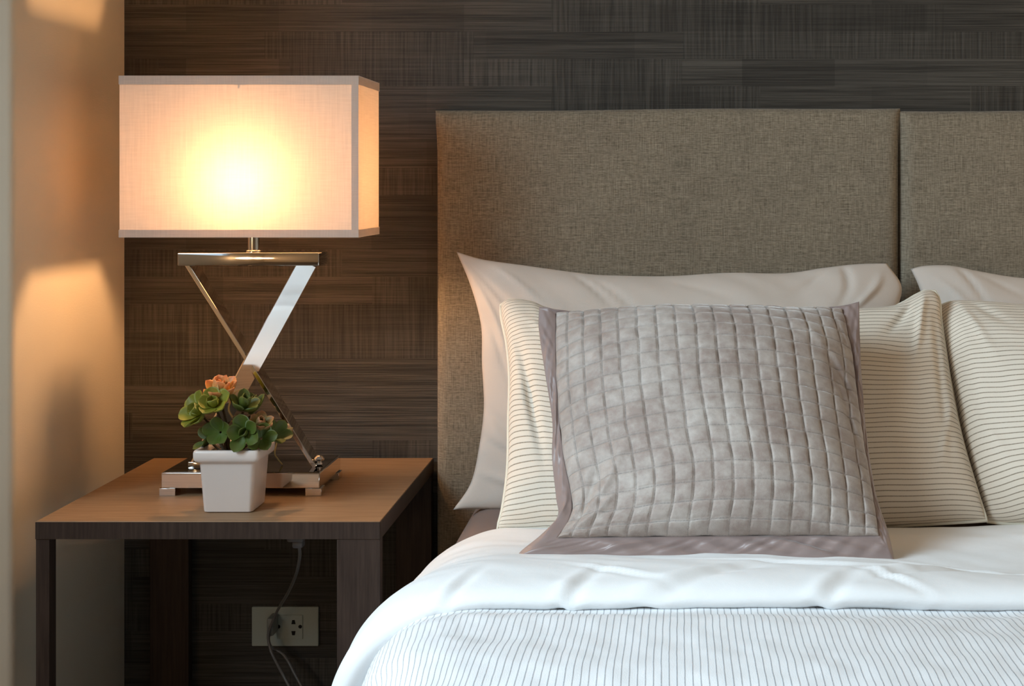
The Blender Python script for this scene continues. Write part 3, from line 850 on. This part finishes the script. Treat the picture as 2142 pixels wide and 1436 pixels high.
def strap(name, pts, axes, widths, th, mat, parent):
    n_ = 40
    vs, fs = [], []
    for i in range(n_ + 1):
        t = i / n_
        p = pts[0].lerp(pts[1], t); ax = axes[0].lerp(axes[1], t ** 1.7).normalized(); w = widths[0] + (widths[1] - widths[0]) * t
        d = (pts[1] - pts[0]).normalized(); ax = (ax - d * ax.dot(d)).normalized(); nn = d.cross(ax).normalized()
        bev = 0.0008
        for (a, b) in ((w / 2 - bev, th / 2), (w / 2, th / 2 - bev), (w / 2, -th / 2 + bev), (w / 2 - bev, -th / 2), (-w / 2 + bev, -th / 2), (-w / 2, -th / 2 + bev), (-w / 2, th / 2 - bev), (-w / 2 + bev, th / 2)):
            vs.append(p + ax * a + nn * b)
    for i in range(n_):
        for k in range(8):
            fs.append((i * 8 + k, i * 8 + (k + 1) % 8, (i + 1) * 8 + (k + 1) % 8, (i + 1) * 8 + k))
    fs.append(tuple(range(8))[::-1]); fs.append(tuple(range(n_ * 8, n_ * 8 + 8)))
    o = mesh_obj(name, vs, fs, mat, parent); sharp(o.data, 30); return o
# wide strap: top right -> bottom left, turning from half facing the room to edge-on
strap('crossed_strap', [P(643, 556, 2.335) + Vector((0, 0, 0.004)), P(412, 974, 2.316)], [Vector((0.80, 0.33, -0.47)), Vector((0.40, 0.9, -0.2))], [0.0305, 0.032], 0.0045, M_CHROME, lamp)
strap('crossed_strap', [P(399, 556, 2.352) + Vector((0, 0, 0.004)), P(664, 974, 2.334)], [Vector((0.03, 1, 0)), Vector((0.03, 1, 0))], [0.042, 0.036], 0.0070, M_CHROME, lamp)
# clasps where the straps meet the base
cl = P(412, 974, 2.318); cr = P(664, 974, 2.320)
bm = bmesh.new(); box_mesh(bm, cl.x - 0.009, cl.x + 0.011, 2.300, 2.336, BZ1 + 0.0008, BZ1 + 0.012, 0.0012); bm_obj('strap_clasp', bm, M_CHROME, lamp)
lathe('strap_clasp', [(0.004, BZ1 + 0.0008), (0.0065, BZ1 + 0.003), (0.0045, BZ1 + 0.007), (0.0085, BZ1 + 0.009), (0.0095, BZ1 + 0.012), (0.007, BZ1 + 0.0155), (0.004, BZ1 + 0.018)], cr.x, 2.330, M_CHROME, lamp, 20)
lathe('stem', [(0.0125, PZ1), (0.0125, PZ1 + 0.002), (0.0095, PZ1 + 0.0035), (0.0095, 0.985), (0.012, 0.987), (0.012, 0.992), (0.015, 0.996), (0.017, 1.022), (0.0155, 1.026), (0.009, 1.027)], LX, LY, M_CHROME, lamp, 32)
# bulb (two-part profile: screw neck and globe)
def bulb():
    c = 1.057; r = 0.026
    pr = [(0.008, 1.027), (0.010, 1.030)]
    for k in range(1, 14):
        a = -math.pi / 2 + 0.45 + (math.pi - 0.45) * k / 13.5
        pr.append((max(0.001, r * math.cos(a)), c + r * math.sin(a)))
    o = lathe('bulb', pr, LX, LY, M_BULB, lamp, 20)
    o['label'] = 'glowing warm bulb'
    return o
bulb()
SZ0, SZ1 = 0.9655, 1.2225
sx0, sx1, sy0, sy1 = LX - 0.1905, LX + 0.1905, 2.2635, 2.4285
def panel_grid(vs, fs, a, b, c, d, nu, nv):
    base = len(vs)
    for j in range(nv + 1):
        for i in range(nu + 1):
            u, v = i / nu, j / nv
            vs.append(a.lerp(b, u).lerp(d.lerp(c, u), v))
    for j in range(nv):
        for i in range(nu):
            W = nu + 1; fs.append((base + j * W + i, base + j * W + i + 1, base + (j + 1) * W + i + 1, base + (j + 1) * W + i))
def shade_walls(name, z0, z1, o_, mat, parent, taper=0.0):
    vs, fs = [], []
    c0 = [Vector((sx0 - o_, sy0 - o_, z0)), Vector((sx1 + o_, sy0 - o_, z0)), Vector((sx1 + o_, sy1 + o_, z0)), Vector((sx0 - o_, sy1 + o_, z0))]
    c1 = [Vector((p.x, p.y, z1)) for p in c0]
    for k in range(4):
        panel_grid(vs, fs, c0[k], c0[(k + 1) % 4], c1[(k + 1) % 4], c1[k], 8, 4)
    o = mesh_obj(name, vs, fs, mat, parent, smooth=False)
    return o
sh = empty('lamp_shade', (0, 0, SZ0 - TZ), None, None); sh.parent = lamp
for key in ('label', 'category'):
    if key in sh: del sh[key]
cloth = shade_walls('shade_cloth', SZ0, SZ1, 0.0, M_SHADE, sh)
shade_walls('shade_trim', SZ1 - 0.0135, SZ1 + 0.0008, 0.0010, M_TRIM, sh)
shade_walls('shade_trim', SZ0 - 0.0008, SZ0 + 0.0115, 0.0010, M_TRIM, sh)
vs, fs = [], []
tw = 0.0105; e = 0.0006
panel_grid(vs, fs, Vector((sx1 - tw, sy0 - e, SZ0 + 0.0115)), Vector((sx1 + e, sy0 - e, SZ0 + 0.0115)), Vector((sx1 + e, sy0 - e, SZ1 - 0.0135)), Vector((sx1 - tw, sy0 - e, SZ1 - 0.0135)), 1, 6)
mesh_obj('corner_trim', vs, fs, M_TRIM, sh, smooth=False)
# shade carrier: ring and spokes on top of the lamp holder
bm = bmesh.new()
for (a, b) in (((sx0 + 0.002, LY), (LX - 0.012, LY)), ((LX + 0.012, LY), (sx1 - 0.002, LY))):
    box_mesh(bm, a[0], b[0], LY - 0.0015, LY + 0.0015, 1.2000, 1.2030)
box_mesh(bm, LX - 0.0015, LX + 0.0015, sy0 + 0.002, sy1 - 0.002, 1.2000, 1.2030)
bm_obj('shade_spider', bm, M_CHROME, sh, smooth=False)
tube('shade_harp', [Vector((LX, LY + 0.013, 0.992)), Vector((LX, LY + 0.050, 1.03)), Vector((LX, LY + 0.058, 1.09)), Vector((LX, LY + 0.045, 1.16)), Vector((LX, LY, 1.200))], 0.0014, M_CHROME, sh, 30, 6)

# ------------------------------------------------------------------ potted succulent
PXC, PYC = P(491, 1060, 2.19).x, 2.190
plant = empty('potted_succulent', (PXC, PYC, TZ), 'small succulent with green and peach rosettes in a square white ceramic pot', 'plant')
def square_loop(h, z, r=0.005, n_=6):
    pts = []
    for (sx, sy, a0) in ((1, 1, 0), (-1, 1, 90), (-1, -1, 180), (1, -1, 270)):
        for k in range(n_ + 1):
            a = math.radians(a0 + 90 * k / n_)
            pts.append(Vector(((h - r) * sx + r * math.cos(a), (h - r) * sy + r * math.sin(a), z)))
    return pts
H = [(0.031, 0.0, .004), (0.0345, 0.0015, .006), (0.0350, 0.004, .006), (0.0395, 0.0745, .007), (0.0402, 0.0765, .007), (0.0440, 0.0785, .006), (0.0462, 0.0815, .006), (0.0468, 0.0860, .006), (0.0468, 0.0925, .006), (0.0458, 0.0955, .006), (0.0440, 0.0968, .006), (0.0415, 0.0962, .006), (0.0395, 0.094, .006), (0.0385, 0.084, .006)]
rotp = Matrix.Diagonal((1.07, 1.04, 1.0, 1.0))
vs, fs = [], []
for (h, z, r) in H:
    for p in square_loop(h, z, r): vs.append(rotp @ p + Vector((PXC, PYC, TZ)))
m = 28
for i in range(len(H) - 1):
    for k in range(m): fs.append((i * m + k, i * m + (k + 1) % m, (i + 1) * m + (k + 1) % m, (i + 1) * m + k))
fs.append(tuple(range(m))[::-1])
o = mesh_obj('pot', vs, fs, M_CERAMIC, plant); sharp(o.data, 50)
vs = [rotp @ p + Vector((PXC, PYC, TZ)) for p in square_loop(0.0388, 0.086)]
vs += [rotp @ (p) + Vector((PXC, PYC, TZ)) for p in square_loop(0.02, 0.090)]
fs = [(k, (k + 1) % m, m + (k + 1) % m, m + k) for k in range(m)] + [tuple(range(m, 2 * m))]
mesh_obj('soil', vs, fs, M_SOIL, plant)

def leaf_into(vs, fs, uvs, base, direction, up, length, width, thick, cup=0.35, curl=0.25, pointy=0.5):
    """spoon-shaped fleshy leaf; base -> direction, face towards up"""
    d = direction.normalized(); up = (up - d * up.dot(d)).normalized(); s = d.cross(up).normalized()
    nu, nv = 8, 10
    b0 = len(vs)
    for side in (1, -1):
        for j in range(nv + 1):
            t = j / nv
            prof_w = (0.22 + 0.78 * math.sin(math.pi * min(1, t * 0.86 + 0.02)) ** 1.1) if t < 0.6 else None
            w = math.sin(math.pi * (0.06 + 0.94 * t) ** 1.45) ** 0.62 if t < 0.999 else 0.0
            w = max(w, 0.22 * (1 - t))
            for i in range(nu + 1):
                a = (i / nu) * 2 - 1
                x = a * w * width / 2
                z = cup * (a * a) * w * width / 2 + curl * length * (t * t)
                th = thick * math.sqrt(max(0, 1 - a * a)) * (0.35 + 0.65 * w) * side * 0.5
                vs.append(base + d * (length * t) + s * x + up * (z + th))
                uvs.append((i / nu, t))
    W = nu + 1; m_ = W * (nv + 1)
    for j in range(nv):
        for i in range(nu):
            q = (b0 + j * W + i, b0 + j * W + i + 1, b0 + (j + 1) * W + i + 1, b0 + (j + 1) * W + i)
            fs.append(q); fs.append(tuple(m_ + k for k in reversed(q)))
    for j in range(nv):
        for i in (0, nu):
            a = b0 + j * W + i; b = b0 + (j + 1) * W + i
            fs.append((a, b, b + m_, a + m_))
def rosette(center, axis, rings, mat, seed, name='rosette', label=None):
    rnd = random.Random(seed)
    axis = axis.normalized(); t1 = axis.cross(Vector((0.3, 0.9, 0.1))).normalized(); t2 = axis.cross(t1)
    vs, fs, uvs = [], [], []
    for (cnt, elev, ln, wd, ph) in rings:
        for k in range(cnt):
            a = 2 * math.pi * (k + ph) / cnt + rnd.uniform(-0.15, 0.15)
            e = math.radians(elev + rnd.uniform(-8, 8))
            radial = t1 * math.cos(a) + t2 * math.sin(a)
            d = radial * math.cos(e) + axis * math.sin(e)
            upv = axis * math.cos(e) - radial * math.sin(e)
            L_ = ln * rnd.uniform(0.88, 1.1)
            leaf_into(vs, fs, uvs, center + radial * 0.002, d, upv, L_ * 1.20, wd * rnd.uniform(1.1, 1.3), 0.0045, 0.55, 0.34)
    o = mesh_obj(name, vs, fs, mat, plant, uvs=uvs)
    if label: o['label'] = label
    return o
PD = 2.185
def pc(x, y, d=PD): return P(x, y, d)
rosette(pc(422, 866), Vector((-0.55, -0.55, 0.5)), [(6, 12, 0.026, 0.024, 0.0), (4, 55, 0.019, 0.018, 0.4)], M_LEAF_Y, 1, label='yellow-green rosette')
rosette(pc(450, 850, 2.165), Vector((-0.05, -0.75, 0.65)), [(5, 15, 0.023, 0.022, 0.2), (3, 60, 0.016, 0.016, 0.1)], M_LEAF_Y, 2, label='yellow-green rosette')
rosette(pc(463, 838, 2.195), Vector((0.05, -0.35, 1.0)), [(7, 30, 0.031, 0.019, 0.1), (5, 56, 0.031, 0.018, 0.5), (3, 76, 0.027, 0.014, 0.2)], M_LEAF_O, 3, label='peach-tipped rosette')
rosette(pc(508, 858, 2.18), Vector((0.30, -0.35, 0.9)), [(5, 25, 0.024, 0.017, 0.3), (4, 65, 0.022, 0.014, 0.0)], M_LEAF_G, 4, label='deep green rosette')
rosette(pc(524, 866, 2.205), Vector((0.25, -0.1, 1.0)), [(4, 45, 0.026, 0.015, 0.6), (2, 75, 0.024, 0.013, 0.0)], M_LEAF_G, 5, label='deep green rosette')
rosette(pc(543, 898, 2.175), Vector((0.25, -0.45, 0.85)), [(6, 28, 0.020, 0.015, 0.0), (4, 62, 0.018, 0.012, 0.5)], M_LEAF_M, 6, label='red-tinged olive rosette')
rosette(pc(462, 905, 2.170), Vector((-0.1, -0.8, 0.25)), [(5, 15, 0.021, 0.018, 0.25)], M_LEAF_G, 7, label='deep green rosette')
rosette(pc(513, 905, 2.155), Vector((0.0, -0.9, 0.15)), [(5, 12, 0.024, 0.020, 0.75), (2, 60, 0.012, 0.012, 0.1)], M_LEAF_G, 8, label='deep green rosette')
rosette(pc(546, 918, 2.165), Vector((0.3, -0.8, 0.2)), [(5, 15, 0.020, 0.017, 0.5)], M_LEAF_G, 9, label='deep green rosette')
rosette(pc(572, 912, 2.200), Vector((0.6, -0.4, 0.5)), [(5, 22, 0.021, 0.016, 0.1)], M_LEAF_G, 10, label='deep green rosette')
rosette(pc(440, 922, 2.195), Vector((-0.6, -0.4, 0.3)), [(4, 20, 0.020, 0.015, 0.1)], M_LEAF_G, 11, label='deep green rosette')
for a, b, c in (((478, 945, 2.19), (476, 900, 2.19), (462, 838, 2.20)), ((486, 945, 2.19), (500, 905, 2.19), (508, 862, 2.182)), ((470, 945, 2.185), (450, 905, 2.185), (424, 870, 2.186)),
                ((495, 945, 2.19), (525, 925, 2.185), (543, 902, 2.178)), ((500, 945, 2.195), (545, 930, 2.2), (570, 914, 2.202)), ((482, 945, 2.18), (470, 900, 2.17), (452, 856, 2.168)),
                ((490, 945, 2.195), (512, 905, 2.2), (523, 870, 2.205)), ((480, 948, 2.175), (495, 930, 2.165), (512, 908, 2.158)), ((475, 948, 2.18), (470, 925, 2.175), (463, 908, 2.172)),
                ((500, 948, 2.18), (530, 935, 2.17), (545, 921, 2.167)), ((470, 948, 2.19), (452, 935, 2.193), (441, 924, 2.195))):
    tube('stem', [P(*a), P(*b), P(*c)], 0.0028, M_STEM, plant, 16, 8, 0.0018)
gc = tube('lamp_cord', [P(612, 896, 2.30), P(598, 899, 2.29), P(584, 912, 2.28), P(578, 930, 2.285), P(575, 950, 2.30), P(582, 962, 2.315), P(590, 972, 2.33)], 0.0013, M_GOLDCORD, lamp, 50, 8)
gc['label'] = 'loose loop of pale clear gold cord'

# ------------------------------------------------------------------ socket, plug and cable below the table
YW = YB
s0, s1 = P(529, 1268, YW), P(668, 1350, YW)
sock = empty('wall_socket', ((s0.x + s1.x) / 2, YW, s1.z), 'white wall socket plate low on the dark wall under the nightstand', 'socket')
box('face_plate', s0.x, s1.x, YW - 0.008, YW - 0.0005, s1.z, s0.z, M_PLASTIC, sock, 0.0015)
a, b = P(583, 1284, YW), P(636, 1334, YW)
box('outlet_module', a.x, b.x, YW - 0.0105, YW - 0.0082, b.z, a.z, M_PLASTIC, sock, 0.0008)
def hole(px, py, kind):
    c = P(px, py, YW); y = YW - 0.0110
    r = 0.0042; bm = bmesh.new()
    if kind == 'round': pts = [(r * 0.8 * math.cos(2 * math.pi * k / 16), r * 0.8 * math.sin(2 * math.pi * k / 16)) for k in range(16)]
    elif kind == 'up': pts = [(-r * .9, -r * .8), (r * .9, -r * .8), (r * .55, r), (-r * .55, r)]
    else: pts = [(-r * .55, -r), (r * .55, -r), (r * .9, r * .8), (-r * .9, r * .8)]
    f = [bm.verts.new((c.x + x, y, c.z + z)) for x, z in pts]; g_ = [bm.verts.new((c.x + x, y + 0.002, c.z + z)) for x, z in pts]
    bm.faces.new(f); k_ = len(pts)
    for i in range(k_): bm.faces.new((f[i], g_[i], g_[(i + 1) % k_], f[(i + 1) % k_]))
    bm_obj('pin_hole', bm, M_HOLE, sock, smooth=False)
hole(617, 1299, 'up'); hole(617, 1321, 'down'); hole(586, 1308, 'round'); hole(631, 1308, 'round')

pw = empty('power_cable', P(626, 1127, 2.14), 'thin grey cable hanging from under the tabletop past the wall socket, with a plug', 'cable')
TU = TZ - 0.026
cg = P(622, 1140, 2.14)
bm = bmesh.new(); box_mesh(bm, cg.x - 0.013, cg.x + 0.011, 2.128, 2.152, TU - 0.0125, TU, 0.002); box_mesh(bm, cg.x - 0.006, cg.x + 0.010, 2.130, 2.150, TU - 0.0225, TU - 0.012, 0.003)
bm_obj('cable_clip', bm, M_BLACK, pw)
tube('cable', [P(626, 1144, 2.14), P(627, 1165, 2.18), P(620, 1200, 2.27), P(603, 1240, 2.40), P(582, 1275, 2.52), P(571, 1300, 2.545), P(561, 1328, 2.55), P(566, 1360, 2.545), P(580, 1390, 2.53), P(595, 1418, 2.51), P(612, 1450, 2.50), P(640, 1500, 2.49)], 0.0026, M_CABLE, pw, 120, 10)
tube('cable', [P(571, 1318, 2.566), P(562, 1335, 2.562), P(568, 1355, 2.56), P(590, 1368, 2.555), P(603, 1385, 2.55), P(616, 1410, 2.54), P(632, 1440, 2.53), P(655, 1490, 2.52)], 0.0024, M_CABLE, pw, 90, 10)
pgc = P(569, 1308, 2.57)
bm = bmesh.new(); box_mesh(bm, pgc.x - 0.0065, pgc.x + 0.0065, 2.556, YW - 0.0085, pgc.z - 0.017, pgc.z + 0.016, 0.004, 3)
bm_obj('plug', bm, M_PLUG, pw)
